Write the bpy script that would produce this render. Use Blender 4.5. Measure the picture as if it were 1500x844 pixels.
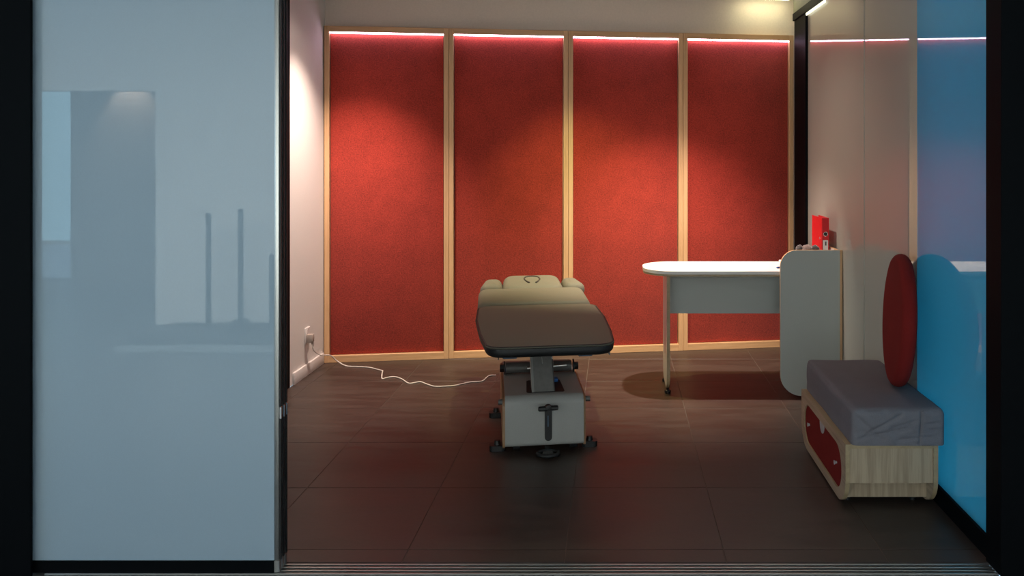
import bpy, bmesh, math, random
from mathutils import Vector, Matrix, noise

for o in list(bpy.data.objects):
    bpy.data.objects.remove(o, do_unlink=True)
S = bpy.context.scene
C = S.collection
random.seed(7)

# ------------------------------------------------------------------ camera
cam_d = bpy.data.cameras.new('camera')
cam_d.sensor_width = 36.0
cam_d.lens = 36.0 * 1256.0 / 1500.0
cam_d.shift_x = -0.1
cam_d.shift_y = -0.1333
cam_d.clip_start = 0.05
cam = bpy.data.objects.new('camera', cam_d)
cam.location = (0, 0, 1.517)
cam.rotation_euler = (math.pi / 2, 0, 0)
C.objects.link(cam)
S.camera = cam

# ------------------------------------------------------------------ world: cool daylight of the glazed hall
w = bpy.data.worlds.new('World')
S.world = w
w.use_nodes = True
bg = w.node_tree.nodes['Background']
bg.inputs['Color'].default_value = (0.48, 0.80, 1.1, 1)
bg.inputs['Strength'].default_value = 1.1

# ------------------------------------------------------------------ colour management
S.view_settings.view_transform = 'Standard'
S.view_settings.look = 'None'
S.view_settings.gamma = 1.0
S.view_settings.use_curve_mapping = False
S.view_settings.exposure = 0.0

# lamp settings used by the down light builder (position, colour, lean of the beam, beam watts, spill watts)
LAMP_Z = 2.70
LAMPS = [
    (-1.62, 5.42, (1.0, 0.78, 0.66), (-0.09, 0.17), 290, 7, 'recessed ceiling spotlight washing the white socket wall'),
    (-0.33, 5.50, (1.0, 0.95, 0.40), (0.08, 0.22), 150, 4, 'recessed ceiling spotlight with yellowish light above the couch head'),
    (0.50, 5.35, (1.0, 0.80, 0.70), (-0.02, 0.24), 385, 16, 'recessed ceiling spotlight shining on the white desk'),
]

# added fill light in the hall, brightening the wall behind the camera
al = bpy.data.lights.new('hall_fill_light', 'AREA')
al.shape = 'RECTANGLE'; al.size = 8.0; al.size_y = 0.25
al.energy = 370; al.spread = math.radians(95); al.color = (0.90, 1.0, 0.98)
alo = bpy.data.objects.new('hall_fill_light', al)
C.objects.link(alo)
alo.location = (-1.4, 2.80, 2.80)
alo.rotation_euler = Vector((0, -4.0, -2.7)).to_track_quat('-Z', 'Y').to_euler()

# ================================================================== materials
MATS = {}
def nt(name):
    m = bpy.data.materials.new(name)
    m.use_nodes = True
    t = m.node_tree
    t.nodes.clear()
    out = t.nodes.new('ShaderNodeOutputMaterial')
    MATS[name] = m
    return m, t, out

def ramp(t, fac, cols):
    r = t.nodes.new('ShaderNodeValToRGB')
    el = r.color_ramp.elements
    while len(el) < len(cols):
        el.new(0.5)
    for e, (p, c) in zip(el, cols):
        e.position = p
        e.color = (c[0], c[1], c[2], 1)
    t.links.new(fac, r.inputs['Fac'])
    return r.outputs['Color']

def mapped(t, scale=(1, 1, 1)):
    tc = t.nodes.new('ShaderNodeTexCoord')
    mp = t.nodes.new('ShaderNodeMapping')
    mp.inputs['Scale'].default_value = scale
    t.links.new(tc.outputs['Object'], mp.inputs['Vector'])
    return mp.outputs['Vector']

def noise_tex(t, vec, scale, detail=3, rough=0.5):
    n = t.nodes.new('ShaderNodeTexNoise')
    n.inputs['Scale'].default_value = scale
    n.inputs['Detail'].default_value = detail
    n.inputs['Roughness'].default_value = rough
    t.links.new(vec, n.inputs['Vector'])
    return n.outputs['Fac']

def bump(t, h, strength, dist=0.01):
    b = t.nodes.new('ShaderNodeBump')
    b.inputs['Strength'].default_value = strength
    b.inputs['Distance'].default_value = dist
    t.links.new(h, b.inputs['Height'])
    return b.outputs['Normal']

def simple(name, col, rough=0.6, metal=0.0, var=0.08, scale=40, bmp=0.0, sheen=0.0, spec=0.5, smap=(1, 1, 1)):
    m, t, out = nt(name)
    p = t.nodes.new('ShaderNodeBsdfPrincipled')
    v = mapped(t, smap)
    n = noise_tex(t, v, scale, 4)
    c0 = [max(0, x * (1 - var)) for x in col]
    c1 = [x * (1 + var) for x in col]
    t.links.new(ramp(t, n, [(0.3, c0), (0.7, c1)]), p.inputs['Base Color'])
    p.inputs['Roughness'].default_value = rough
    p.inputs['Metallic'].default_value = metal
    p.inputs['Specular IOR Level'].default_value = spec
    if sheen:
        p.inputs['Sheen Weight'].default_value = sheen
    if bmp:
        t.links.new(bump(t, n, bmp), p.inputs['Normal'])
    t.links.new(p.outputs[0], out.inputs['Surface'])
    return m

def wood(name, light, dark, axis='z', rough=0.45):
    m, t, out = nt(name)
    p = t.nodes.new('ShaderNodeBsdfPrincipled')
    st = {'x': (1.2, 28, 28), 'y': (28, 1.2, 28), 'z': (28, 28, 1.2)}[axis]
    v = mapped(t, st)
    n1 = noise_tex(t, v, 1.6, 5, 0.6)
    n2 = noise_tex(t, v, 7.0, 3, 0.5)
    mx = t.nodes.new('ShaderNodeMath'); mx.operation = 'MULTIPLY_ADD'
    t.links.new(n2, mx.inputs[0]); mx.inputs[1].default_value = 0.35
    t.links.new(n1, mx.inputs[2])
    mid = [(a + b) / 2 for a, b in zip(light, dark)]
    t.links.new(ramp(t, mx.outputs[0], [(0.42, dark), (0.58, mid), (0.78, light)]), p.inputs['Base Color'])
    p.inputs['Roughness'].default_value = rough
    t.links.new(bump(t, mx.outputs[0], 0.08, 0.002), p.inputs['Normal'])
    t.links.new(p.outputs[0], out.inputs['Surface'])
    return m

def fabric(name, col, var=0.25, scale=420, rough=0.95, sheen=0.2, bmp=0.35):
    m, t, out = nt(name)
    p = t.nodes.new('ShaderNodeBsdfPrincipled')
    v = mapped(t)
    n = noise_tex(t, v, scale, 4, 0.7)
    n2 = noise_tex(t, v, 6, 3, 0.5)
    a = t.nodes.new('ShaderNodeMath'); a.operation = 'MULTIPLY_ADD'
    t.links.new(n2, a.inputs[0]); a.inputs[1].default_value = 0.18
    t.links.new(n, a.inputs[2])
    c0 = [x * (1 - var) for x in col]; c1 = [x * (1 + var) for x in col]
    t.links.new(ramp(t, a.outputs[0], [(0.42, c0), (0.78, c1)]), p.inputs['Base Color'])
    p.inputs['Roughness'].default_value = rough
    p.inputs['Sheen Weight'].default_value = sheen
    p.inputs['Specular IOR Level'].default_value = 0.2
    t.links.new(bump(t, n, bmp, 0.002), p.inputs['Normal'])
    t.links.new(p.outputs[0], out.inputs['Surface'])
    return m

def milk_glass(name, dcol, tcol, tfac, ior, rough):
    """opal glass: diffuse + translucent body under a Fresnel gloss"""
    m, t, out = nt(name)
    d = t.nodes.new('ShaderNodeBsdfDiffuse')
    tr = t.nodes.new('ShaderNodeBsdfTranslucent')
    v = mapped(t)
    n = noise_tex(t, v, 260, 3, 0.6)
    t.links.new(ramp(t, n, [(0.3, [x * 0.94 for x in dcol]), (0.7, dcol)]), d.inputs['Color'])
    tr.inputs['Color'].default_value = (*tcol, 1)
    mx = t.nodes.new('ShaderNodeMixShader'); mx.inputs[0].default_value = tfac
    t.links.new(d.outputs[0], mx.inputs[1]); t.links.new(tr.outputs[0], mx.inputs[2])
    g = t.nodes.new('ShaderNodeBsdfGlossy'); g.inputs['Roughness'].default_value = rough
    f = t.nodes.new('ShaderNodeFresnel'); f.inputs['IOR'].default_value = ior
    m2 = t.nodes.new('ShaderNodeMixShader')
    t.links.new(f.outputs[0], m2.inputs[0])
    t.links.new(mx.outputs[0], m2.inputs[1]); t.links.new(g.outputs[0], m2.inputs[2])
    t.links.new(m2.outputs[0], out.inputs['Surface'])
    return m

def emit(name, col, s):
    m, t, out = nt(name)
    e = t.nodes.new('ShaderNodeEmission')
    e.inputs['Color'].default_value = (*col, 1)
    e.inputs['Strength'].default_value = s
    t.links.new(e.outputs[0], out.inputs['Surface'])
    return m

def tile_mat():
    m, t, out = nt('slate_tile')
    p = t.nodes.new('ShaderNodeBsdfPrincipled')
    oi = t.nodes.new('ShaderNodeObjectInfo')
    tc = t.nodes.new('ShaderNodeTexCoord')
    ad = t.nodes.new('ShaderNodeVectorMath'); ad.operation = 'MULTIPLY_ADD'
    t.links.new(oi.outputs['Random'], ad.inputs[0])
    ad.inputs[1].default_value = (31, 17, 5)
    t.links.new(tc.outputs['Object'], ad.inputs[2])
    mp = t.nodes.new('ShaderNodeMapping'); mp.inputs['Scale'].default_value = (1.2, 6, 6)
    t.links.new(ad.outputs[0], mp.inputs['Vector'])
    n = noise_tex(t, mp.outputs[0], 2.2, 6, 0.62)
    n2 = noise_tex(t, ad.outputs[0], 55, 3, 0.6)
    a = t.nodes.new('ShaderNodeMath'); a.operation = 'MULTIPLY_ADD'
    t.links.new(n2, a.inputs[0]); a.inputs[1].default_value = 0.25; t.links.new(n, a.inputs[2])
    t.links.new(ramp(t, a.outputs[0], [(0.45, (0.038, 0.0265, 0.0215)), (0.82, (0.072, 0.050, 0.040))]), p.inputs['Base Color'])
    t.links.new(ramp(t, n, [(0.3, (0.36,) * 3), (0.75, (0.52,) * 3)]), p.inputs['Roughness'])
    t.links.new(bump(t, a.outputs[0], 0.12, 0.003), p.inputs['Normal'])
    t.links.new(p.outputs[0], out.inputs['Surface'])
    return m

M_TILE = tile_mat()
M_GROUT = simple('grout', (0.15, 0.115, 0.095), 0.9)
M_WHITE = simple('white_plaster', (0.78, 0.75, 0.72), 0.85, var=0.02, scale=120, bmp=0.02)
M_BASEW = simple('white_lacquer', (0.78, 0.74, 0.72), 0.45, var=0.02)
M_BEIGE = simple('beige_plaster', (0.84, 0.73, 0.63), 0.85, var=0.03, scale=90, bmp=0.02)
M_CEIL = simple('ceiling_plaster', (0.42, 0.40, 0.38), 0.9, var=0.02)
M_BLACK = simple('black_powder_coat', (0.0022, 0.0030, 0.0040), 0.6, var=0.1, spec=0.06)
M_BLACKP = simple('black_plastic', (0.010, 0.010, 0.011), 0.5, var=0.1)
M_STEEL = simple('brushed_aluminium', (0.62, 0.62, 0.60), 0.32, metal=1.0, var=0.05, smap=(1, 40, 40))
M_OLIVE = simple('olive_paint', (0.16, 0.16, 0.12), 0.6)
M_OAK = wood('oak_vertical', (0.76, 0.47, 0.25), (0.58, 0.335, 0.165), 'z')
M_OAKX = wood('oak_across', (0.76, 0.47, 0.25), (0.58, 0.335, 0.165), 'x')
M_OAKD = wood('oak_dark', (0.26, 0.15, 0.075), (0.18, 0.10, 0.05), 'z')
M_OAKM = wood('oak_mid', (0.36, 0.20, 0.10), (0.26, 0.14, 0.07), 'z')
M_ASH = wood('ash_vertical', (0.46, 0.36, 0.25), (0.25, 0.18, 0.12), 'z')
M_ASHY = wood('ash_lengthwise', (0.46, 0.36, 0.25), (0.27, 0.20, 0.14), 'y')
M_ASHE = wood('ash_edge', (0.42, 0.32, 0.19), (0.33, 0.25, 0.145), 'y')
M_RED = fabric('red_felt', (0.37, 0.036, 0.022), 0.42, 120, sheen=0.45)
M_REDC = fabric('red_cushion_cloth', (0.20, 0.014, 0.012), 0.2, 500, sheen=0.0)
M_GREYC = fabric('grey_cotton', (0.185, 0.178, 0.20), 0.18, 520, sheen=0.0)
M_LAM = simple('grey_laminate', (0.46, 0.49, 0.47), 0.55, var=0.05, scale=300)
M_WLAM = simple('white_laminate', (0.80, 0.78, 0.76), 0.35, var=0.01)
M_VINYL = simple('taupe_vinyl', (0.180, 0.172, 0.136), 0.6, spec=0.12, var=0.05, scale=500, bmp=0.06)
M_SEAM = simple('dark_seam', (0.05, 0.045, 0.04), 0.7)
M_GREYM = simple('grey_painted_steel', (0.34, 0.335, 0.315), 0.5, var=0.04, scale=300)
M_DKM = simple('dark_grey_steel', (0.09, 0.085, 0.08), 0.45)
M_MIDM = simple('mid_grey_steel', (0.22, 0.21, 0.20), 0.45)
M_BLUE = simple('blue_plastic', (0.01, 0.12, 0.40), 0.4)
M_BLUEG = simple('blue_grey_plastic', (0.06, 0.10, 0.15), 0.5)
M_CABLE = simple('white_cable', (0.75, 0.70, 0.64), 0.5)
M_PLUG = simple('grey_plug', (0.42, 0.36, 0.32), 0.5)
M_BIND = simple('red_binder_board', (0.62, 0.006, 0.012), 0.45, var=0.05)
M_PAPER = simple('paper', (0.78, 0.76, 0.74), 0.8, var=0.02)
M_CHROME = simple('chrome', (0.75, 0.75, 0.75), 0.15, metal=1.0, var=0.02)
M_PLUSH = fabric('grey_plush', (0.10, 0.088, 0.085), 0.4, 160, sheen=0.6, bmp=0.8)
M_PLUSHP = fabric('pinkish_plush', (0.22, 0.16, 0.14), 0.4, 160, sheen=0.6, bmp=0.8)
M_FROST = milk_glass('frosted_glass', (0.48, 0.62, 0.74), (0.54, 0.68, 0.80), 0.30, 1.75, 0.012)
M_OPAL = milk_glass('opal_partition_glass', (0.74, 0.75, 0.65), (0.62, 0.70, 0.70), 0.30, 1.65, 0.0)
M_OPALB = milk_glass('blue_tinted_partition_glass', (0.30, 0.56, 0.62), (0.25, 0.85, 1.0), 0.84, 1.65, 0.0)
M_LED = emit('led_white', (0.88, 0.70, 1.0), 15.0)
M_TUBE = emit('led_warm', (1.0, 0.95, 0.58), 18.0)
M_LENS = emit('lamp_lens', (1.0, 0.82, 0.7), 4.0)

# ================================================================== mesh helpers
def link(name, me, mats, parent=None, smooth=False):
    if not isinstance(mats, (list, tuple)):
        mats = [mats]
    if not me.materials:
        for m in mats:
            me.materials.append(m)
    o = bpy.data.objects.new(name, me)
    C.objects.link(o)
    if parent:
        o.parent = parent
    return o

def mesh(bm, smooth=False, angle=None):
    bmesh.ops.recalc_face_normals(bm, faces=bm.faces)
    me = bpy.data.meshes.new('m')
    if smooth:
        for f in bm.faces:
            f.smooth = True
        if angle:
            for e in bm.edges:
                if len(e.link_faces) == 2 and e.calc_face_angle(0) > angle:
                    e.smooth = False
    bm.to_mesh(me)
    bm.free()
    return me

def box_bm(x0, x1, y0, y1, z0, z1, bev=0.0, seg=2, bm=None):
    b = bm or bmesh.new()
    r = bmesh.ops.create_cube(b, size=1)
    for v in r['verts']:
        v.co = Vector(((x0 + x1) / 2 + v.co.x * (x1 - x0), (y0 + y1) / 2 + v.co.y * (y1 - y0), (z0 + z1) / 2 + v.co.z * (z1 - z0)))
    if bev:
        es = list({e for v in r['verts'] for e in v.link_edges})
        bmesh.ops.bevel(b, geom=es, offset=bev, segments=seg, affect='EDGES', profile=0.5)
    return b

def box(name, x0, x1, y0, y1, z0, z1, mat, parent=None, bev=0.0, seg=2):
    b = box_bm(x0, x1, y0, y1, z0, z1, bev, seg)
    return link(name, mesh(b, bev > 0, 0.6), mat, parent)

def empty(name, loc=(0, 0, 0), rz=0.0):
    o = bpy.data.objects.new(name, None)
    o.empty_display_size = 0.1
    C.objects.link(o)
    o.location = loc
    o.rotation_euler = (0, 0, rz)
    return o

def tag(o, label, cat, group=None):
    o['label'] = label
    o['category'] = cat
    if group:
        o['group'] = group
    return o

def struct(o, label=None):
    o['kind'] = 'structure'
    if label:
        o['label'] = label
        o['category'] = 'building'
    return o

def round_poly(pts, radii, seg=8):
    out = []
    n = len(pts)
    for i in range(n):
        p = Vector(pts[i]); a = Vector(pts[i - 1]); b = Vector(pts[(i + 1) % n])
        r = radii[i] if isinstance(radii, (list, tuple)) else radii
        if r <= 1e-5:
            out.append(p.copy()); continue
        d1 = (a - p).normalized(); d2 = (b - p).normalized()
        ang = d1.angle(d2)
        t = r / math.tan(ang / 2)
        c = p + (d1 + d2).normalized() * (r / math.sin(ang / 2))
        s = p + d1 * t - c; e = p + d2 * t - c
        tot = math.pi - ang
        sg = 1 if (s.x * e.y - s.y * e.x) > 0 else -1
        for k in range(seg + 1):
            q = sg * tot * k / seg
            out.append(c + Vector((s.x * math.cos(q) - s.y * math.sin(q), s.x * math.sin(q) + s.y * math.cos(q))))
    return out

def inset(pts, d):
    n = len(pts); res = []
    area = sum(pts[i][0] * pts[(i + 1) % n][1] - pts[(i + 1) % n][0] * pts[i][1] for i in range(n))
    sgn = 1 if area > 0 else -1
    for i in range(n):
        p = Vector(pts[i]); a = Vector(pts[i - 1]); b = Vector(pts[(i + 1) % n])
        d1 = (p - a).normalized(); d2 = (b - p).normalized()
        n1 = Vector((-d1.y, d1.x)) * sgn; n2 = Vector((-d2.y, d2.x)) * sgn
        m = (n1 + n2)
        res.append(tuple(p + m * (d / max(0.2, 1 + n1.dot(n2)))))
    return res

def prism_bm(pts, a0, a1, axis='z', side_mat=1, bm=None):
    """extrude a 2-D outline; caps use material 0, the rim uses side_mat"""
    b = bm or bmesh.new()
    def P(p, h):
        if axis == 'z': return (p[0], p[1], h)
        if axis == 'y': return (p[0], h, p[1])
        return (h, p[0], p[1])
    lo = [b.verts.new(P(p, a0)) for p in pts]
    hi = [b.verts.new(P(p, a1)) for p in pts]
    b.faces.new(lo); b.faces.new(list(reversed(hi)))
    n = len(pts)
    for i in range(n):
        f = b.faces.new((lo[i], lo[(i + 1) % n], hi[(i + 1) % n], hi[i]))
        f.material_index = side_mat
    return b

def prism(name, pts, a0, a1, axis, mats, parent=None, side_mat=1):
    b = prism_bm(pts, a0, a1, axis, side_mat if isinstance(mats, (list, tuple)) and len(mats) > 1 else 0)
    return link(name, mesh(b), mats, parent)

def pad_bm(pts, rc, z0, z1, bt, bb, seg=7, crown=0.0):
    """upholstered slab: rounded outline, soft top edge bt and bottom edge bb"""
    b = bmesh.new()
    rings = []
    lay = []
    for k in range(seg + 1):
        q = math.pi / 2 * k / seg
        lay.append((bb * (1 - math.sin(q)), z0 + bb * (1 - math.cos(q))))
    for k in range(seg + 1):
        q = math.pi / 2 * k / seg
        lay.append((bt * (1 - math.cos(q)), z1 - bt * (1 - math.sin(q))))
    for ins, z in lay:
        pp = round_poly(inset(pts, ins), max(0.012, rc - ins), 8)
        rings.append([b.verts.new((p.x, p.y, z)) for p in pp])
    n = len(rings[0])
    for r0, r1 in zip(rings, rings[1:]):
        for i in range(n):
            b.faces.new((r0[i], r0[(i + 1) % n], r1[(i + 1) % n], r1[i]))
    b.faces.new(list(reversed(rings[0])))
    # crowned top
    last = rings[-1]
    c = sum((v.co for v in last), Vector()) / n
    prev = last
    for s in (0.8, 0.55, 0.3):
        ring = []
        for v in last:
            p = c + (v.co - c) * s
            p.z = z1 + crown * (1 - s * s)
            ring.append(b.verts.new(p))
        for i in range(n):
            b.faces.new((prev[i], prev[(i + 1) % n], ring[(i + 1) % n], ring[i]))
        prev = ring
    cv = b.verts.new((c.x, c.y, z1 + crown))
    for i in range(n):
        b.faces.new((prev[i], prev[(i + 1) % n], cv))
    return b

def tube_bm(pts, r, seg=8, bm=None, cap=True):
    b = bm or bmesh.new()
    P = [Vector(p) for p in pts]
    n = len(P); rings = []
    up = Vector((0, 0, 1))
    for i in range(n):
        d = (P[min(i + 1, n - 1)] - P[max(i - 1, 0)]).normalized()
        ref = up if abs(d.z) < 0.95 else Vector((1, 0, 0))
        u = d.cross(ref).normalized(); v = d.cross(u).normalized()
        rr = r[i] if isinstance(r, (list, tuple)) else r
        rings.append([b.verts.new(P[i] + u * (rr * math.cos(2 * math.pi * k / seg)) + v * (rr * math.sin(2 * math.pi * k / seg))) for k in range(seg)])
    for r0, r1 in zip(rings, rings[1:]):
        for k in range(seg):
            b.faces.new((r0[k], r0[(k + 1) % seg], r1[(k + 1) % seg], r1[k]))
    if cap:
        b.faces.new(rings[0]); b.faces.new(list(reversed(rings[-1])))
    return b

def tube(name, pts, r, mat, parent=None, seg=10):
    return link(name, mesh(tube_bm(pts, r, seg), True, 0.8), mat, parent)

def catmull(pts, n=6):
    P = [Vector(p) for p in pts]; out = []
    for i in range(len(P) - 1):
        p0 = P[max(i - 1, 0)]; p1 = P[i]; p2 = P[i + 1]; p3 = P[min(i + 2, len(P) - 1)]
        for k in range(n):
            t = k / n
            out.append(0.5 * ((2 * p1) + (p2 - p0) * t + (2 * p0 - 5 * p1 + 4 * p2 - p3) * t * t + (3 * p1 - p0 - 3 * p2 + p3) * t ** 3))
    out.append(P[-1])
    return out

def lathe_bm(prof, seg=40, axis='z'):
    b = bmesh.new(); rings = []
    for r, h in prof:
        ring = []
        for k in range(seg):
            a = 2 * math.pi * k / seg
            c, s = r * math.cos(a), r * math.sin(a)
            ring.append(b.verts.new({'z': (c, s, h), 'x': (h, c, s), 'y': (c, h, s)}[axis]))
        rings.append(ring)
    for r0, r1 in zip(rings, rings[1:]):
        for k in range(seg):
            b.faces.new((r0[k], r0[(k + 1) % seg], r1[(k + 1) % seg], r1[k]))
    b.faces.new(rings[0]); b.faces.new(list(reversed(rings[-1])))
    return b

def lathe(name, prof, mat, parent=None, seg=32, axis='z', loc=(0, 0, 0), angle=0.7):
    o = link(name, mesh(lathe_bm(prof, seg, axis), True, angle), mat, parent)
    o.location = loc
    return o

def blob_bm(c, r, sub=3, amp=0.0, fr=20):
    b = bmesh.new()
    bmesh.ops.create_icosphere(b, subdivisions=sub, radius=1)
    for v in b.verts:
        n = v.co.normalized()
        k = 1 + amp * noise.noise(n * fr * 0.1 + Vector(c) * 7)
        v.co = Vector(c) + Vector((n.x * r[0], n.y * r[1], n.z * r[2])) * k
    return b

# ================================================================== floor
XL, XR = -2.09, 1.40
fl = struct(box('floor', XL, 1.42, 3.165, 6.72, -0.06, -0.0022, M_GROUT))
xs = [XL] + [-0.185 + 0.6 * k for k in range(-3, 3)] + [1.42]
xs = [x for x in xs if XL <= x <= 1.42]
ys = [3.165] + [3.268 + 0.6 * k for k in range(0, 6)] + [6.72]
g = 0.0013
full_me = None
for i in range(len(xs) - 1):
    for j in range(len(ys) - 1):
        x0, x1, y0, y1 = xs[i] + g, xs[i + 1] - g, ys[j] + g, ys[j + 1] - g
        wd, dp = x1 - x0, y1 - y0
        full = abs(wd - 0.5968) < 1e-4 and abs(dp - 0.5968) < 1e-4
        if full and full_me:
            me = full_me
        else:
            me = mesh(box_bm(-wd / 2, wd / 2, -dp / 2, dp / 2, -0.0022, 0.0, 0.0008, 1))
            if full:
                full_me = me
        o = link('floor_tile', me, M_TILE, fl)
        o.location = ((x0 + x1) / 2, (y0 + y1) / 2, random.uniform(-0.0004, 0))

# hall floor and hall walls behind the camera (they show as reflections in the glass doors)
struct(box('floor_hall', -9, 6.5, -4.2, 3.0615, -0.08, -0.012, simple('hall_floor', (0.10, 0.10, 0.10), 0.4)))

# ================================================================== back wall and side walls
YAW = math.atan(0.148)
wb = empty('wall_back_anchor', (-2.08, 6.146, 0), YAW)
bpy.data.objects.remove(wb)
def wall_frame(o):
    o.location = (-2.08, 6.146, 0)
    o.rotation_euler = (0, 0, YAW)
    return o
struct(wall_frame(box('wall_back', -0.10, 3.70, 0.052, 0.20, 0, 2.75, M_BEIGE)))
struct(box('wall_left', XL - 0.12, XL, 3.22, 6.30, 0, 2.75, M_WHITE))
bl = struct(box('baseboard_left', XL, XL + 0.014, 5.565, 6.135, 0, 0.078, M_BASEW, bev=0.002))
struct(box('trim_1', XL, XL + 0.004, 5.40, 5.512, 0, 2.72, M_BLACK))
struct(wall_frame(box('trim_2', -0.006, 0.0, 0.02, 0.05, 0.0, 2.42, M_OAKD)))
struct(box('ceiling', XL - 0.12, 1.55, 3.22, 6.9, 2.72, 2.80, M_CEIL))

# ------------------------------------------------------------------ red panels
def acoustic_panel(k, label):
    t = empty('acoustic_panel'); wall_frame(t)
    ex = Vector((math.cos(YAW), math.sin(YAW), 0))
    t.location = Vector((-2.08, 6.146, 0)) + ex * (0.878 * k)
    W, H, SW = 0.876, 2.42, 0.034
    D = 0.049
    box('stile', 0, SW, 0, D, 0, H, M_OAK, t, 0.0015, 1)
    box('stile', W - SW, W, 0, D, 0, H, M_OAK, t, 0.0015, 1)
    box('top_rail', SW, W - SW, 0, D, H - 0.042, H, M_OAKX, t, 0.0015, 1)
    box('bottom_rail', SW, W - SW, 0, D, 0.0, 0.050, M_OAKX, t, 0.0015, 1)
    # padded fabric, with a shadow gap at the sides
    gx = 0.004
    b = box_bm(SW + gx, W - SW - gx, 0.026, D, 0.052, H - 0.044, 0.004, 2)
    link('fabric_panel', mesh(b, True, 0.9), M_RED, t)
    s = box('led_strip', SW + 0.003, W - SW - 0.003, 0.006, 0.018, H - 0.0515, H - 0.0425, M_LED, t)
    s['label'] = 'glowing white light strip under the top rail'
    return tag(t, label, 'wall panel', 'oak framed red fabric panels on the back wall')
acoustic_panel(0, 'red fabric panel in oak frame, next to the white wall with the socket')
acoustic_panel(1, 'red fabric panel in oak frame behind the couch, second from the white socket wall')
acoustic_panel(2, 'red fabric panel in oak frame behind the rounded free end of the desk')
acoustic_panel(3, 'red fabric panel in oak frame next to the black post of the glass partition')

# ================================================================== glass partition on the right
wr = struct(box('wall_right', 1.385, 1.43, 6.22, 6.60, 0, 2.57, M_BLACK))
pt = box('top_rail', 1.372, 1.43, 3.18, 6.60, 2.52, 2.575, M_BLACK, wr)
box('beam', 1.382, 1.47, 3.18, 6.62, 2.576, 2.72, M_OLIVE, wr)
box('rail_glint', 1.386, 1.396, 5.66, 6.21, 2.503, 2.5195, emit('strip_glow', (1.0, 0.97, 0.72), 1.6), wr)  # glowing strip paints in the bright reflected line under the rail
struct(box('baseboard_right', 1.388, 1.43, 3.18, 6.215, 0, 0.08, M_BLACK))
for k, (a, b_) in enumerate([(3.19, 3.966), (3.970, 4.806), (4.812, 5.606), (5.612, 6.216)]):
    off = (0.0, 0.0035, 0.0, 0.0035)[k]
    o = box('glass_pane', 1.400 + off, 1.409 + off, a, b_, 0.0805, 2.5195, M_OPALB if k == 0 else M_OPAL, wr)
# added unseen wall, holding daylight back behind the far panes
struct(box('daylight_block', 1.75, 1.85, 4.05, 7.0, 0, 2.8, M_BEIGE))
struct(box('daylight_block_end', 1.48, 1.75, 6.62, 6.72, 0, 2.8, M_BEIGE))

# ================================================================== shop front: posts, track, sliding leaves
struct(box('trim_3', 1.376, 1.56, 3.05, 3.178, 0, 2.95, M_BLACK, bev=0.003, seg=1))
struct(box('trim_4', 1.56, 2.6, 3.00, 3.178, 0, 2.95, M_BLACK))
struct(box('trim_5', -2.75, -2.076, 3.048, 3.0615, 0, 2.95, M_BLACK, bev=0.002, seg=1))
struct(box('wall_front', -2.75, 2.6, 3.03, 3.20, 2.55, 3.0, M_BLACK))
struct(box('wall_front_side', -6.5, -2.76, 3.0, 3.10, 0, 3.0, M_BLACK))

sill = struct(box('trim_6', -2.2, 1.374, 3.062, 3.160, -0.012, -0.002, M_DKM))
for k in range(4):
    box('track_rib', -2.04, 1.374, 3.068 + 0.0225 * k, 3.0755 + 0.0225 * k, -0.0019, 0.006, M_STEEL, sill, 0.0015, 1)

def door_leaf(n, y):
    t = struct(box('door_%d' % n, -2.11, -1.222, y - 0.005, y + 0.005, 0.048, 2.54, M_FROST))
    box('edge_profile', -1.2215, -1.204, y - 0.009, y + 0.009, 0.048, 2.54, M_STEEL, t, 0.003, 2)
    box('edge_seal', -1.2038, -1.1985, y - 0.0045, y + 0.0045, 0.05, 2.54, M_BLACKP, t)
    box('bottom_rail', -2.11, -1.2215, y - 0.010, y + 0.010, 0.0065, 0.0478, M_BLACK, t)
    box('end_bracket', -1.2213, -1.202, y - 0.0105, y + 0.0105, 0.0065, 0.0478, M_STEEL, t, 0.002, 1)
    box('latch', -1.2038, -1.196, y - 0.006, y + 0.006, 0.555, 0.60, M_CHROME, t, 0.002, 1)
for n, y in enumerate((3.085, 3.112, 3.139)):
    door_leaf(n + 1, y)

# ================================================================== hall behind the camera
hw = struct(box('wall_hall', -4.02, 6.5, -1.47, -1.35, 0, 3.0, M_WHITE))
struct(box('wall_hall_side', -9, -5.6, -1.47, -1.35, 0, 3.4, M_WHITE))
struct(box('wall_hall_header', -5.6, -4.02, -1.47, -1.35, 2.05, 3.4, M_WHITE))
struct(box('hall_sky_blocker', -4.6, 6.5, -1.47, 3.02, 3.001, 3.1, M_CEIL))  # unseen ceiling added to keep sky light out of the doorway
struct(box('wall_hall_room', -6.19, -3.0, -3.7, -3.6, 0, 3.4, simple('grey_wall', (0.20, 0.20, 0.20), 0.8)))
wh = struct(box('window_1', -7.6, -6.2, -3.70, -3.66, 0.45, 2.5, M_BASEW))
box('pane', -7.55, -6.22, -3.658, -3.65, 0.5, 2.45, emit('daylight_window', (0.42, 0.80, 1.0), 2.6), wh)
struct(box('ceiling_hall_room', -7, -3.0, -3.6, -1.48, 2.6, 2.7, M_CEIL))

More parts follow.
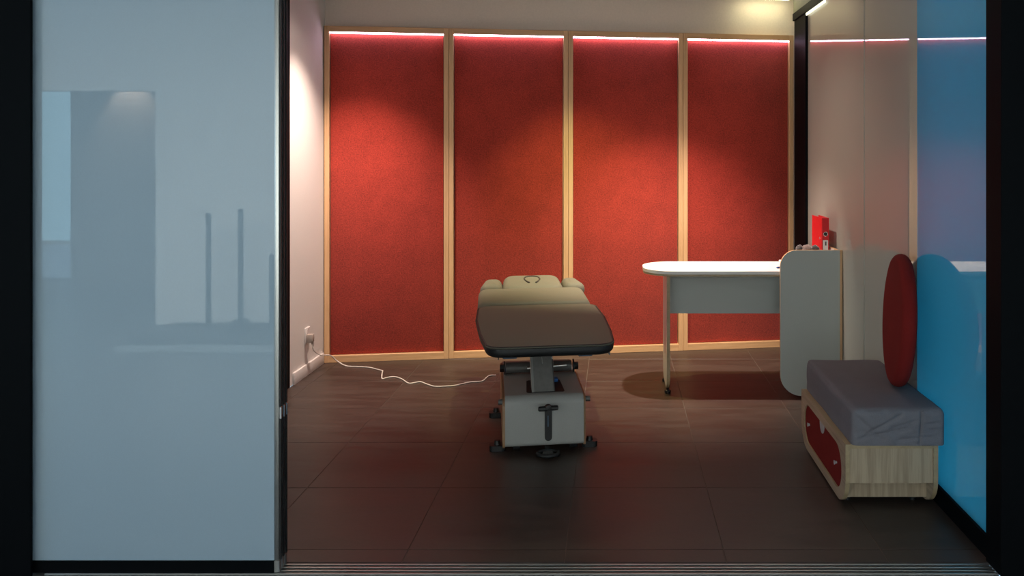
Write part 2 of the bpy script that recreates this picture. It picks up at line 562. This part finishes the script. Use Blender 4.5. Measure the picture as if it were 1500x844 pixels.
# ================================================================== down lights
def downlight(x, y, col, lean, core, spill, label):
    t = empty('ceiling_spotlight', (x, y, 2.72))
    lathe('trim_ring', [(0.034, -0.004), (0.05, -0.004), (0.053, -0.001), (0.053, 0.0)], M_STEEL, t, 24)
    lathe('lens', [(0.0001, -0.006), (0.033, -0.006), (0.033, -0.0045), (0.0001, -0.0045)], M_LENS, t, 24)
    for nm, e, ang, bl_ in (('beam_core', core, 76, 1.0), ('beam_spill', spill, 130, 0.6)):
        ld = bpy.data.lights.new(nm, 'SPOT')
        ld.energy = e; ld.color = col
        ld.spot_size = math.radians(ang); ld.spot_blend = bl_
        ld.shadow_soft_size = 0.03
        lo = bpy.data.objects.new(nm, ld)
        C.objects.link(lo); lo.parent = t
        lo.location = (0, 0, -0.045)
        if nm == 'beam_core':
            lo.rotation_euler = Vector((lean[0], lean[1], -1)).to_track_quat('-Z', 'Y').to_euler()
    tag(t, label, 'lamp', 'ceiling spotlights in a row')
for L in LAMPS:
    downlight(*L)

# LED batten lying in the corner above the partition
t = empty('light_batten'); wall_frame(t)
tag(t, 'bright light batten under the ceiling in the corner above the partition rail', 'lamp')
box('housing', 3.08, 3.46, -0.10, -0.05, 2.692, 2.7195, M_STEEL, t, 0.004, 1)
box('diffuser', 3.09, 3.45, -0.095, -0.055, 2.682, 2.6918, M_TUBE, t, 0.003, 1)

# ================================================================== treatment couch
def couch():
    t = empty('treatment_couch', (-0.350, 4.31, 0), YAW)
    tag(t, 'taupe upholstered treatment couch on grey pedestal with oak side boards', 'treatment couch')
    # --- pedestal: bent grey cover (front and top), oak side boards
    hw_, L, zt, z0 = 0.198, 0.76, 0.285, 0.035
    prof = [(0.0, z0 + 0.02), (0.02, z0), (L, z0), (L, zt)]
    front = round_poly([(0, z0), (0.012, zt), (L, zt), (L, z0)], [0.02, 0.045, 0.0, 0.0], 8)
    b = prism_bm(front, -hw_, hw_, 'x', 0)
    base = link('pedestal_cover', mesh(b, True, 0.5), M_GREYM, t)
    sb = round_poly([(0.006, z0 - 0.01), (0.016, zt - 0.01), (L + 0.01, zt - 0.004), (L + 0.01, z0 - 0.01)], [0.03, 0.05, 0.03, 0.02], 6)
    for s in (-1, 1):
        x0 = hw_ if s > 0 else -hw_ - 0.012
        prism('side_board', sb if s < 0 else [(max(p[0], 0.03), p[1]) for p in sb], x0, x0 + 0.012, 'x', [M_OAKM, M_OAKM], t)
    # slot with T handle on the front
    sl = round_poly([(-0.018, 0.062), (0.018, 0.062), (0.018, 0.245), (-0.018, 0.245)], 0.0175, 6)
    so = prism('slot', sl, -0.004, 0.02, 'y', [M_BLACKP], base)
    so.location = (0.018, 0, 0)
    box('slot_rod', 0.013, 0.019, -0.007, -0.0042, 0.135, 0.19, M_BLUEG, base, 0.001, 1)
    tube('handle_stem', [(0.016, -0.001, 0.232), (0.016, -0.045, 0.24)], 0.014, M_BLACKP, base, 12)
    bar = tube('handle_bar', [(-0.036, -0.05, 0.238), (-0.032, -0.05, 0.238), (0.060, -0.05, 0.241), (0.064, -0.05, 0.241)], [0.008, 0.0125, 0.0125, 0.008], M_BLACKP, base, 12)
    lathe('handle_cap', [(0.0001, -0.018), (0.014, -0.016), (0.016, 0.0), (0.012, 0.012), (0.0001, 0.014)], M_BLACKP, base, 16, 'y', (0.014, -0.052, 0.246))
    # top opening and lift arm
    op = round_poly([(-0.088, 0.075), (0.108, 0.075), (0.100, 0.315), (-0.078, 0.315)], 0.018, 4)
    prism('top_opening', op, zt - 0.004, zt + 0.0012, 'z', [M_BLACKP], base)
    def sheared(name, x0, x1, va, za, vb, zb, th, mat):
        b = bmesh.new()
        pts = [(va, za), (vb, zb), (vb + th, zb), (va + th, za)]
        prism_bm(pts, x0, x1, 'x', 0, b)
        return link(name, mesh(b), mat, t)
    sheared('lift_arm', -0.048, 0.052, 0.085, zt + 0.0015, 0.42, 0.575, 0.09, M_MIDM)
    sheared('arm_flange', -0.060, -0.0482, 0.080, zt + 0.0015, 0.415, 0.575, 0.10, M_GREYM)
    sheared('arm_flange', 0.0522, 0.058, 0.083, zt + 0.0015, 0.418, 0.575, 0.10, M_DKM)
    # cross tube with end caps behind the arm
    vz, vv = 0.318, 0.47
    tube('cross_tube', [(-0.185, vv, vz), (0.180, vv, vz)], 0.030, M_DKM, t, 20)
    for s in (-1, 1):
        tube('tube_flange', [(s * 0.188, vv, vz), (s * 0.194, vv, vz)], 0.038, M_BLACKP, t, 20)
        tube('tube_cap', [(s * 0.194, vv, vz), (s * 0.217, vv, vz)], 0.022, M_BLACKP, t, 6)
    tube('gas_rod', [(-0.078, 0.22, 0.375), (0.130, 0.22, 0.385)], 0.0065, M_STEEL, t, 10)
    tube('hose', [(0.0, 0.20, 0.40), (-0.005, 0.28, 0.47), (-0.012, 0.33, 0.54)], 0.004, M_GREYM, t, 8)
    tube('hose', [(0.056, 0.22, 0.39), (0.052, 0.26, 0.45), (0.048, 0.30, 0.52)], 0.004, M_GREYM, t, 8)
    box('blue_clip', 0.060, 0.088, 0.255, 0.30, zt + 0.0015, zt + 0.02, M_BLUE, t, 0.003, 1)
    box('blue_clip', -0.19, -0.14, 0.50, 0.54, zt + 0.0015, zt + 0.012, M_BLUE, t, 0.003, 1)
    # round buffers beside the pedestal
    for s in (-1, 1):
        tube('buffer', [(s * 0.2105, 0.03, 0.258), (s * 0.232, 0.03, 0.258)], 0.014, M_DKM, t, 14)
    # feet
    for u, v in ((-0.236, 0.085), (-0.236, 0.64), (0.236, 0.085), (0.236, 0.64)):
        f = empty('x'); bpy.data.objects.remove(f)
        ft = prism('foot', round_poly([(-0.04, -0.03), (0.04, -0.03), (0.04, 0.03), (-0.04, 0.03)], 0.02, 5), 0.0, 0.028, 'z', [M_BLACKP], t)
        ft.location = (u, v, 0)
        tube('foot_knob', [(u, v, 0.028), (u, v, 0.05)], [0.018, 0.014], M_BLACKP, t, 12)
    for u in (-0.14, 0.15):
        tube('caster', [(u - 0.018, 0.07, 0.022), (u + 0.018, 0.07, 0.022)], 0.022, M_BLACKP, t, 16)
        tube('caster', [(u - 0.018, 0.66, 0.022), (u + 0.018, 0.66, 0.022)], 0.022, M_BLACKP, t, 16)
    # foot pedal loop
    ring = []
    for k in range(25):
        a = math.pi * 2 * k / 24
        ring.append((0.014 + 0.052 * math.cos(a), -0.045 + 0.042 * math.sin(a), 0.014))
    tube('pedal_ring', ring, 0.010, M_BLACKP, t, 8)
    box('pedal', -0.012, 0.040, -0.062, -0.022, 0.008, 0.018, M_DKM, t, 0.004, 1)
    box('pedal_arm', 0.004, 0.024, -0.005, 0.06, 0.012, 0.024, M_DKM, t)
    # --- upholstery frame
    box('frame_rail', -0.17, -0.13, -0.30, 1.30, 0.568, 0.5915, M_BLACKP, t)
    box('frame_rail', 0.15, 0.19, -0.30, 1.30, 0.568, 0.5915, M_BLACKP, t)
    box('cross_bar', -0.129, 0.149, 0.38, 0.50, 0.565, 0.5915, M_DKM, t)
    box('bracket', -0.215, -0.15, -0.335, -0.301, 0.560, 0.5915, M_BLUEG, t, 0.003, 1)
    box('bracket', 0.135, 0.20, -0.335, -0.301, 0.560, 0.5915, M_BLUEG, t, 0.003, 1)
    box('latch_box', 0.01, 0.055, -0.20, -0.12, 0.555, 0.5915, M_BLACKP, t)
    tri = [(0.255, 0.5915), (0.285, 0.5915), (0.285, 0.558)]
    prism('corner_gusset', tri, -0.33, -0.32, 'y', [M_DKM], t)
    tube('hanging_pin', [(-0.235, -0.30, 0.592), (-0.235, -0.30, 0.55)], 0.003, M_DKM, t, 8)
    # --- pads: taupe vinyl, with underside shade put in as a black lower layer
    hwp = 0.300
    def pad_with_shade(name, poly, rc, za, zm, zb, bt, crown, lift=0.0, v0=0.0):
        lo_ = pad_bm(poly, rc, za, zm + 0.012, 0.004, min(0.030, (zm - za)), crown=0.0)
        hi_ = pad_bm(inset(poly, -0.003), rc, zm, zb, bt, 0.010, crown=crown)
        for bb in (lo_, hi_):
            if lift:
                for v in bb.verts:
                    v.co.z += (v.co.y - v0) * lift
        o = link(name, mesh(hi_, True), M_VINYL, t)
        link('pad_under_shade', mesh(lo_, True), M_BLACKP, t)
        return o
    foot = [(-0.288, -0.452), (0.288, -0.452), (0.314, -0.15), (0.330, 0.20), (0.324, 0.597), (-0.336, 0.597), (-0.344, 0.20), (-0.322, -0.15)]
    pad_with_shade('foot_pad', foot, 0.085, 0.588, 0.630, 0.642, 0.011, 0.005)
    mid = [(-0.338, 0.606), (0.308, 0.606), (0.314, 1.155), (-0.338, 1.155)]
    pad_with_shade('seat_pad', mid, 0.075, 0.592, 0.610, 0.654, 0.040, 0.006)
    hd = [(-0.192, 1.163), (0.202, 1.163), (0.186, 1.50), (-0.176, 1.50)]
    box('head_frame', -0.25, 0.26, 1.20, 1.40, 0.57, 0.638, M_BLACKP, t)
    ho = pad_with_shade('head_pad', hd, 0.08, 0.580, 0.600, 0.655, 0.045, 0.010, 0.10, 1.165)
    # removable face opening plug with its seam
    ov = []
    for k in range(29):
        a = math.radians(-55 + 290 * k / 28)
        yy = 1.315 + 0.090 * math.sin(a)
        ww = 0.046 * (1.05 + 0.28 * math.sin(a))
        ov.append((0.004 + ww * math.cos(a), yy))
    def zz(x, y):
        return 0.664 + (y - 1.165) * 0.10
    tube('face_plug_seam', [(p[0], p[1], zz(*p)) for p in ov], 0.0055, M_SEAM, ho, 6)
    for s in (-1, 1):
        xa, xb = (0.203, 0.338) if s > 0 else (-0.333, -0.193)
        arm = [(xa, 1.160), (xb, 1.160), (xb - (0.03 if s > 0 else 0), 1.44), (xa + (0.03 if s < 0 else 0), 1.44)]
        if s < 0:
            arm = [(xa, 1.160), (xb, 1.160), (xb, 1.44), (xa + 0.03, 1.44)]
        pad_with_shade('arm_rest', arm, 0.046, 0.592, 0.606, 0.672, 0.042, 0.006)
    return t
couch()

# ================================================================== desk
def desk():
    t = empty('desk', (0.62, 5.50, 0))
    tag(t, 'white topped desk with rounded free end and grey panels, joined to cabinet', 'desk')
    ox, oy = 0.62, 5.50
    def L(p): return [(a - ox, b - oy) for a, b in p]
    top = round_poly(L([(0.182, 5.27), (1.143, 5.27), (1.143, 5.75), (0.182, 5.75)]), [0.20, 0, 0, 0.20], 12)
    b = prism_bm(top, 0.7605, 0.780, 'z', 0)
    link('desktop', mesh(b), [M_WLAM], t)
    top2 = round_poly(L([(0.183, 5.271), (1.143, 5.271), (1.143, 5.749), (0.183, 5.749)]), [0.20, 0, 0, 0.20], 12)
    e = link('edge_band', mesh(prism_bm(top2, 0.748, 0.760, 'z', 0)), [M_ASHE], t)
    # leg panel: rounded lower corners, laminate faces with wooden edge
    leg = round_poly([(5.315 - oy, 0.03), (5.73 - oy, 0.03), (5.73 - oy, 0.747), (5.315 - oy, 0.747)], [0.10, 0.08, 0, 0], 8)
    prism('leg_panel', leg, 0.325 - ox, 0.345 - ox, 'x', [M_WLAM, M_ASHE], t)
    for yy in (5.385, 5.66):
        lathe('foot', [(0.0001, 0.0), (0.018, 0.0), (0.020, 0.006), (0.020, 0.018), (0.008, 0.024), (0.008, 0.032), (0.0001, 0.032)], M_BLACKP, t, 18, 'z', (0.335 - ox, yy - oy, 0))
    box('modesty_panel', 0.346 - ox, 1.145 - ox, 5.470 - oy, 5.488 - oy, 0.484, 0.747, M_LAM, t)
desk()

# ================================================================== side cabinet with raised rounded end panels
def cabinet():
    ox, oy = 1.2, 5.55
    t = empty('side_cabinet', (ox, oy, 0))
    tag(t, 'grey cabinet with rounded end panel and oak edges, at desk end by partition', 'cabinet')
    x0, x1 = 1.016 - ox, 1.381 - ox
    pl = round_poly([(x0, 0.02), (x1, 0.02), (x1, 0.913), (x0, 0.913)], [0.13, 0.0, 0.0, 0.10], 10)
    prism('end_panel', pl, 5.25 - oy, 5.268 - oy, 'y', [M_LAM, M_OAKX], t)
    xb = 1.145 - ox
    box('end_panel', xb, x1, 5.862 - oy, 5.88 - oy, 0.02, 0.7795, M_LAM, t)
    box('back_board', x1 - 0.020, x1 - 0.002, 5.2685 - oy, 5.8615 - oy, 0.05, 0.910, M_WLAM, t)
    box('edge_strip', x1 - 0.020, x1 - 0.002, 5.2685 - oy, 5.8615 - oy, 0.9105, 0.9125, M_OAK, t)
    box('edge_strip', x1 + 0.0003, x1 + 0.0155, 5.25 - oy, 5.268 - oy, 0.02, 0.913, M_OAK, t)
    box('shelf', xb, x1 - 0.0205, 5.2685 - oy, 5.8615 - oy, 0.762, 0.780, M_WLAM, t)
    box('shelf', xb + 0.019, x1 - 0.0205, 5.2685 - oy, 5.8615 - oy, 0.40, 0.418, M_WLAM, t)
    box('bottom_board', xb + 0.019, x1 - 0.0205, 5.2685 - oy, 5.8615 - oy, 0.06, 0.078, M_WLAM, t)
    box('side_board', xb + 0.002, xb + 0.018, 5.2685 - oy, 5.8615 - oy, 0.06, 0.7615, M_LAM, t)
    for a in (5.30, 5.82):
        for xx in (xb + 0.06, x1 - 0.05):
            lathe('foot', [(0.0001, 0.0), (0.016, 0.0), (0.016, 0.045), (0.0001, 0.0595)], M_BLACKP, t, 14, 'z', (xx, a - oy, 0))
cabinet()

# ------------------------------------------------------------------ binder, plush toy, desk bits
def binder():
    t = empty('ring_binder', (1.307, 5.40, 0.7805))
    tag(t, 'red ring binder standing upright on the cabinet', 'binder')
    box('cover', 0.0, 0.0025, 0.0, 0.27, 0.0, 0.318, M_BIND, t)
    box('cover', 0.0415, 0.044, 0.0, 0.27, 0.0, 0.318, M_BIND, t)
    sp = box('spine', 0.0, 0.044, -0.003, -0.0002, 0.0, 0.318, M_BIND, t)
    ring = [(0.022 + 0.013 * math.cos(2 * math.pi * k / 20), -0.004, 0.217 + 0.013 * math.sin(2 * math.pi * k / 20)) for k in range(21)]
    tube('finger_ring', ring, 0.0022, M_CHROME, sp, 6)
    lathe('finger_hole', [(0.0001, -0.0038), (0.0125, -0.0038), (0.0125, -0.0031), (0.0001, -0.0031)], M_BLACKP, sp, 20, 'y', (0.022, 0, 0.217))
    lb = box('label', 0.006, 0.038, -0.0036, -0.0031, 0.06, 0.178, M_PAPER, sp)
    lb['label'] = 'white paper label with a dark printed mark'
    box('printed_mark', 0.018, 0.028, -0.0039, -0.0037, 0.145, 0.170, M_DKM, sp)
    lathe('rivet', [(0.0001, -0.003), (0.006, -0.002), (0.007, 0.0), (0.0001, 0.0)], M_CHROME, t, 12, 'x', (0.0, 0.055, 0.187))
    box('paper_block', 0.004, 0.036, 0.01, 0.25, 0.006, 0.30, M_PAPER, t)
binder()

def plush():
    t = empty('plush_toy', (1.205, 5.375, 0.7805))
    tag(t, 'small grey plush toy with round ears lying on the cabinet', 'plush toy')
    link('body', mesh(blob_bm((0, 0.045, 0.068), (0.062, 0.055, 0.060), 3, 0.08, 30), True), M_PLUSH, t)
    link('head', mesh(blob_bm((0.002, 0.0, 0.118), (0.036, 0.032, 0.034), 3, 0.3, 40), True), M_PLUSHP, t)
    link('ear', mesh(blob_bm((-0.045, 0.0, 0.122), (0.022, 0.014, 0.030), 3, 0.2, 40), True), M_PLUSH, t)
    link('ear', mesh(blob_bm((0.052, 0.0, 0.122), (0.030, 0.014, 0.028), 3, 0.2, 40), True), M_PLUSH, t)
plush()

tag(box('paper_card', -0.012, 0.012, -0.03, 0.03, 0, 0.012, M_PAPER, None, 0.003, 1), 'small white card box on the desk beside the cabinet', 'card').location = (1.112, 5.71, 0.7805)
pn = empty('pen', (1.038, 5.40, 0.7805), 0.15)
tag(pn, 'small dark blue pen lying on the white desk', 'pen')
tube('barrel', [(-0.012, 0.0, 0.006), (0.024, 0.0, 0.006)], 0.006, simple('navy_plastic', (0.008, 0.015, 0.10), 0.4), pn, 10)
tube('pen_tip', [(-0.012, 0.0, 0.006), (-0.021, 0.0, 0.006)], [0.006, 0.0015], M_BLUE, pn, 10)

M_KNOB = simple('pale_grey_plastic', (0.42, 0.42, 0.44), 0.4)
# ================================================================== storage bench
def bench():
    ox, oy = 1.17, 4.03
    t = empty('storage_bench', (ox, oy, 0))
    tag(t, 'low ash storage bench with rounded side boards and red oval front', 'bench')
    y0, y1 = 3.606 - oy, 4.456 - oy
    z0, z1 = 0.012, 0.284
    xl, xr = 0.972 - ox, 1.362 - ox
    side = round_poly([(y0, z0), (y1, z0), (y1, z1), (y0, z1)], [0.125, 0.125, 0.0, 0.0], 10)
    # left side board with a stadium shaped opening built as a ring of quads
    st = round_poly([(y0 + 0.065, z0 + 0.038), (y1 - 0.065, z0 + 0.038), (y1 - 0.065, z1 - 0.040), (y0 + 0.065, z1 - 0.040)], 0.095, 10)
    b = bmesh.new()
    def loop(pts, x): return [b.verts.new((x, p[0], p[1])) for p in pts]
    A0, A1 = loop(side, xl), loop(side, xl + 0.018)
    B0, B1 = loop(st, xl), loop(st, xl + 0.018)
    def bridge(P, Q, pp, qq, flip, mi):
        es = []
        for V in (P, Q):
            for i in range(len(V)):
                e = b.edges.get((V[i], V[(i + 1) % len(V)])) or b.edges.new((V[i], V[(i + 1) % len(V)]))
                es.append(e)
        r = bmesh.ops.triangle_fill(b, use_beauty=True, use_dissolve=False, edges=es)
        for f in r['geom']:
            if isinstance(f, bmesh.types.BMFace):
                f.material_index = mi
    bridge(A0, B0, side, st, False, 0)
    bridge(A1, B1, side, st, True, 0)
    for V0, V1 in ((A0, A1), (B0, B1)):
        n = len(V0)
        for i in range(n):
            f = b.faces.new((V0[i], V0[(i + 1) % n], V1[(i + 1) % n], V1[i])); f.material_index = 1
    sp = link('side_board', mesh(b), [M_ASHY, M_ASHE], t)
    prism('side_board', side, xr - 0.018, xr, 'x', [M_ASHY, M_ASHE], t)
    # red drawer front inside the opening
    st2 = round_poly([(y0 + 0.068, z0 + 0.041), (y1 - 0.068, z0 + 0.041), (y1 - 0.068, z1 - 0.043), (y0 + 0.068, z1 - 0.043)], 0.092, 10)
    dr = prism('drawer_front', st2, xl + 0.006, xl + 0.016, 'x', [M_REDC, M_ASHE], t)
    dr['label'] = 'dark red fabric oval front'
    cy = (y0 + y1) / 2
    half = [(cy + 0.042 * math.cos(a), z1 - 0.0435 - 0.048 * math.sin(a)) for a in [math.pi * k / 14 for k in range(15)]]
    prism('finger_pull', half, xl + 0.003, xl + 0.0058, 'x', [M_KNOB], dr)
    for yy in (y0 + 0.165, y1 - 0.165):
        tube('knob', [(xl + 0.0058, yy, 0.150), (xl + 0.002, yy, 0.150), (xl - 0.006, yy, 0.150)], [0.006, 0.006, 0.010], M_KNOB, dr, 12)
    # end boards, top board, lower recessed board
    for (ya, yb) in ((y0 + 0.010, y0 + 0.028), (y1 - 0.028, y1 - 0.010)):
        box('end_board', xl + 0.0185, xr - 0.0185, ya, yb, 0.118, 0.266, M_ASH, t)
    for (ya, yb) in ((y0 + 0.085, y0 + 0.103), (y1 - 0.103, y1 - 0.085)):
        box('plinth_board', xl + 0.0185, xr - 0.0185, ya, yb, 0.030, 0.1175, M_ASH, t)
    box('top_board', xl + 0.0185, xr - 0.0185, y0 + 0.002, y1 - 0.002, 0.2665, z1, M_ASHE, t)
    for yy in (y0 + 0.14, y1 - 0.14):
        for xx in (xl + 0.045, xr - 0.06):
            lathe('foot', [(0.0001, 0.0), (0.014, 0.0), (0.014, 0.0299), (0.0001, 0.0299)], M_BLACKP, t, 12, 'z', (xx, yy, 0))
bench()

# seat cushion, soft edges and creased end face
def seat_cushion():
    ox, oy = 1.193, 4.03
    x0, x1, y0, y1, z0, z1 = 0.997 - ox, 1.389 - ox, 3.590 - oy, 4.47 - oy, 0.2845, 0.436
    nx, ny, nz = 72, 56, 28
    b = bmesh.new()
    r = 0.028
    def soft(p):
        c = Vector((min(max(p.x, x0 + r), x1 - r), min(max(p.y, y0 + r), y1 - r), min(max(p.z, z0 + 0.008), z1 - r)))
        d = p - c
        return c + d.normalized() * r if d.length > r else p
    vs = {}
    def V(i, j, k):
        key = (i, j, k)
        if key in vs: return vs[key]
        p = Vector((x0 + (x1 - x0) * i / nx, y0 + (y1 - y0) * j / ny, z0 + (z1 - z0) * k / nz))
        q = soft(p)
        # wrinkles
        n1 = noise.noise(Vector((q.x * 9, q.y * 5, q.z * 22))) * 0.004
        if j == 0 and 0 < k < nz:
            X, Z = q.x, q.z
            cr = 0.0
            for (px, pz, sl, wd, am, xa, xb) in ((-0.16, 0.315, 0.22, 0.006, 0.010, -0.19, 0.06), (-0.13, 0.335, 0.55, 0.007, 0.009, -0.15, 0.03),
                                                 (0.00, 0.365, 0.30, 0.006, 0.009, -0.05, 0.09), (-0.17, 0.40, -0.9, 0.008, 0.008, -0.19, -0.06),
                                                 (0.10, 0.375, 0.06, 0.005, 0.008, 0.095, 0.19), (0.10, 0.345, 0.10, 0.006, 0.008, 0.095, 0.19), (0.02, 0.310, 0.10, 0.006, 0.007, -0.02, 0.15)):
                f = max(0.0, min(1.0, (X - xa) / 0.03)) * max(0.0, min(1.0, (xb - X) / 0.03))
                cr += am * f * math.exp(-((Z - pz - sl * (X - px)) / wd) ** 2)
            cr += 0.010 * math.exp(-((X - 0.092 - 0.06 * (Z - 0.36)) / 0.005) ** 2)
            cr += 0.005 * noise.noise(Vector((X * 22 + Z * 14, 3.1, Z * 30 - X * 8)))
            q.y += max(-0.004, min(0.016, cr))
        elif k == nz:
            n1 += noise.noise(Vector((q.x * 4, q.y * 22, 1.7))) * 0.0012
            q.z += n1
        elif i == 0:
            q.x += n1
        if k == 0:
            q.z = z0
        vs[key] = b.verts.new(q)
        return vs[key]
    for j in range(ny):
        for i in range(nx):
            b.faces.new((V(i, j, nz), V(i + 1, j, nz), V(i + 1, j + 1, nz), V(i, j + 1, nz)))
            b.faces.new((V(i, j, 0), V(i, j + 1, 0), V(i + 1, j + 1, 0), V(i + 1, j, 0)))
    for k in range(nz):
        for i in range(nx):
            b.faces.new((V(i, 0, k), V(i + 1, 0, k), V(i + 1, 0, k + 1), V(i, 0, k + 1)))
            b.faces.new((V(i, ny, k), V(i, ny, k + 1), V(i + 1, ny, k + 1), V(i + 1, ny, k)))
        for j in range(ny):
            b.faces.new((V(0, j, k), V(0, j, k + 1), V(0, j + 1, k + 1), V(0, j + 1, k)))
            b.faces.new((V(nx, j, k), V(nx, j + 1, k), V(nx, j + 1, k + 1), V(nx, j, k + 1)))
    o = link('seat_cushion', mesh(b, True, 1.2), M_GREYC)
    o.location = (ox, oy, 0)
    tag(o, 'grey cotton seat cushion lying on the low bench', 'cushion')
seat_cushion()

def round_cushion():
    R, th = 0.302, 0.066
    prof = []
    rr = 0.030
    prof.append((0.0001, -th / 2 - 0.006))
    prof += [(0.12, -th / 2 - 0.005), (0.22, -th / 2 - 0.002)]
    for k in range(9):
        a = -math.pi / 2 + math.pi * k / 8
        prof.append((R - rr + rr * math.cos(a), (th / 2) * math.sin(a)))
    prof += [(0.22, th / 2 + 0.001), (0.0001, th / 2 + 0.002)]
    o = link('round_cushion', mesh(lathe_bm(prof, 72, 'x'), True, 1.0), M_REDC)
    o.location = (1.312, 3.955, 0.440 + R)
    o.rotation_euler = (0, math.radians(3.0), math.radians(-9.5))
    tag(o, 'dark red round cushion standing on the bench against the glass', 'cushion')
round_cushion()

# ================================================================== socket and mains cable
def socket():
    t = empty('wall_socket', (XL, 5.82, 0.272))
    tag(t, 'white double wall socket low on the white wall', 'socket')
    box('plate', 0.0003, 0.012, -0.040, 0.040, -0.055, 0.052, M_BASEW, t, 0.003, 2)
    for zz in (-0.026, 0.025):
        lathe('socket_well', [(0.0001, 0.0121), (0.020, 0.0121), (0.023, 0.0145), (0.0001, 0.0128)], M_BASEW, t, 20, 'x', (0, 0, zz))
socket()

def cable():
    f, H, cx, cy = 1256.0, 1.517, 900.0, 222.0
    t = empty('power_cable', (XL + 0.06, 5.80, 0.0))
    tag(t, 'white mains cable snaking over floor from wall socket to couch', 'cable')
    o = Vector(t.location)
    def fl_(px, py, z=0.004):
        d = f * (H - z) / (py - cy)
        return Vector(((px - cx) / f * d, d, z))
    pts = [Vector((-2.040, 5.795, 0.232)), Vector((-2.036, 5.80, 0.175)), Vector((-2.03, 5.92, 0.112)),
           Vector((-2.0, 6.035, 0.082)), fl_(494, 529, 0.03), fl_(507, 536), fl_(523, 537.2), fl_(540, 538.3), fl_(552, 541), fl_(560, 543.2)]
    pts2 = [fl_(560.5, 544), fl_(559.5, 549), fl_(560, 555), fl_(566, 553.5), fl_(577, 552), fl_(588, 555), fl_(598.5, 561.5), fl_(607, 560.8), fl_(616, 559.6), fl_(626, 563),
            fl_(637, 566.3), fl_(652, 566), fl_(667, 564.7), fl_(688, 560), fl_(706, 558.5), fl_(716, 550.7), fl_(726, 549.8)]
    e = Vector((-0.350, 4.31, 0)) + Vector((math.cos(YAW) * -0.213 - math.sin(YAW) * 0.52, math.sin(YAW) * -0.213 + math.cos(YAW) * 0.52, 0.10))
    q = catmull(pts + pts2, 5)
    q = [v - o for v in q]
    tube('cord', q, 0.0042, M_CABLE, t, 8)
    box('plug', -0.0455, -0.002, -0.030, 0.012, 0.226, 0.285, M_PLUG, t, 0.008, 2)
    tube('plug_sleeve', [Vector((-2.040, 5.793, 0.232)) - o, Vector((-2.038, 5.797, 0.20)) - o], [0.009, 0.006], M_PLUG, t, 10)
cable()

# ================================================================== things in the hall, mirrored in the frosted leaf
M_TRIM = simple('trim_grey', (0.30, 0.32, 0.33), 0.5)
wl = box('fill_light_casing', -5.4, 2.6, 2.815, 2.995, 2.74, 2.90, M_BLACK, None, 0.004, 1)  # casing added behind the hall fill light
tag(wl, 'long black casing added for the hall fill light above the shop front', 'lamp')
pf = empty('platform', (-3.0, -0.86, 0))
tag(pf, 'low dark display platform with pale edge in the hall', 'platform')
box('deck', -0.80, 1.9, -0.42, 0.46, -0.012, 0.035, M_BLACKP, pf)
box('edge_trim', -0.82, 1.9, 0.4605, 0.48, -0.012, 0.036, M_TRIM, pf)
box('edge_trim', -0.82, -0.8005, -0.42, 0.46, -0.012, 0.036, M_TRIM, pf)
for k, (x, y, h) in enumerate([(-3.38, -0.98, 0.97), (-3.13, -1.02, 1.0), (-2.86, -1.0, 0.62)]):
    p = empty('display_post', (x, y, 0.0355))
    tag(p, ('slim black post on platform, free of anything at its foot', 'tall black post on platform with a lump at its foot', 'short black post on the dark hall platform')[k], 'post', 'black posts on the hall platform')
    tube('pole', [(0, 0, 0.012), (0, 0, h)], 0.022, M_BLACKP, p, 14)
    lathe('base_plate', [(0.0001, 0.0), (0.06 if k != 1 else 0.12, 0.0), (0.05, 0.012 if k != 1 else 0.08), (0.022, 0.02), (0.0001, 0.02)], M_BLACKP, p, 20)

hl = empty('hall_spotlight', (-5.49, -3.30, 2.5))
tag(hl, 'small warm spotlight under the ceiling of the room across the hall', 'lamp')
lathe('housing', [(0.03, 0.0), (0.035, 0.01), (0.035, 0.099), (0.0001, 0.099)], M_BLACKP, hl, 16)
ld = bpy.data.lights.new('beam', 'SPOT'); ld.energy = 160; ld.color = (1, 0.8, 0.62); ld.spot_size = math.radians(70); ld.spot_blend = 0.6
lo = bpy.data.objects.new('beam', ld); C.objects.link(lo); lo.parent = hl; lo.location = (0, 0, -0.01)
lo.rotation_euler = Vector((0, -0.5, -1)).to_track_quat('-Z', 'Y').to_euler()
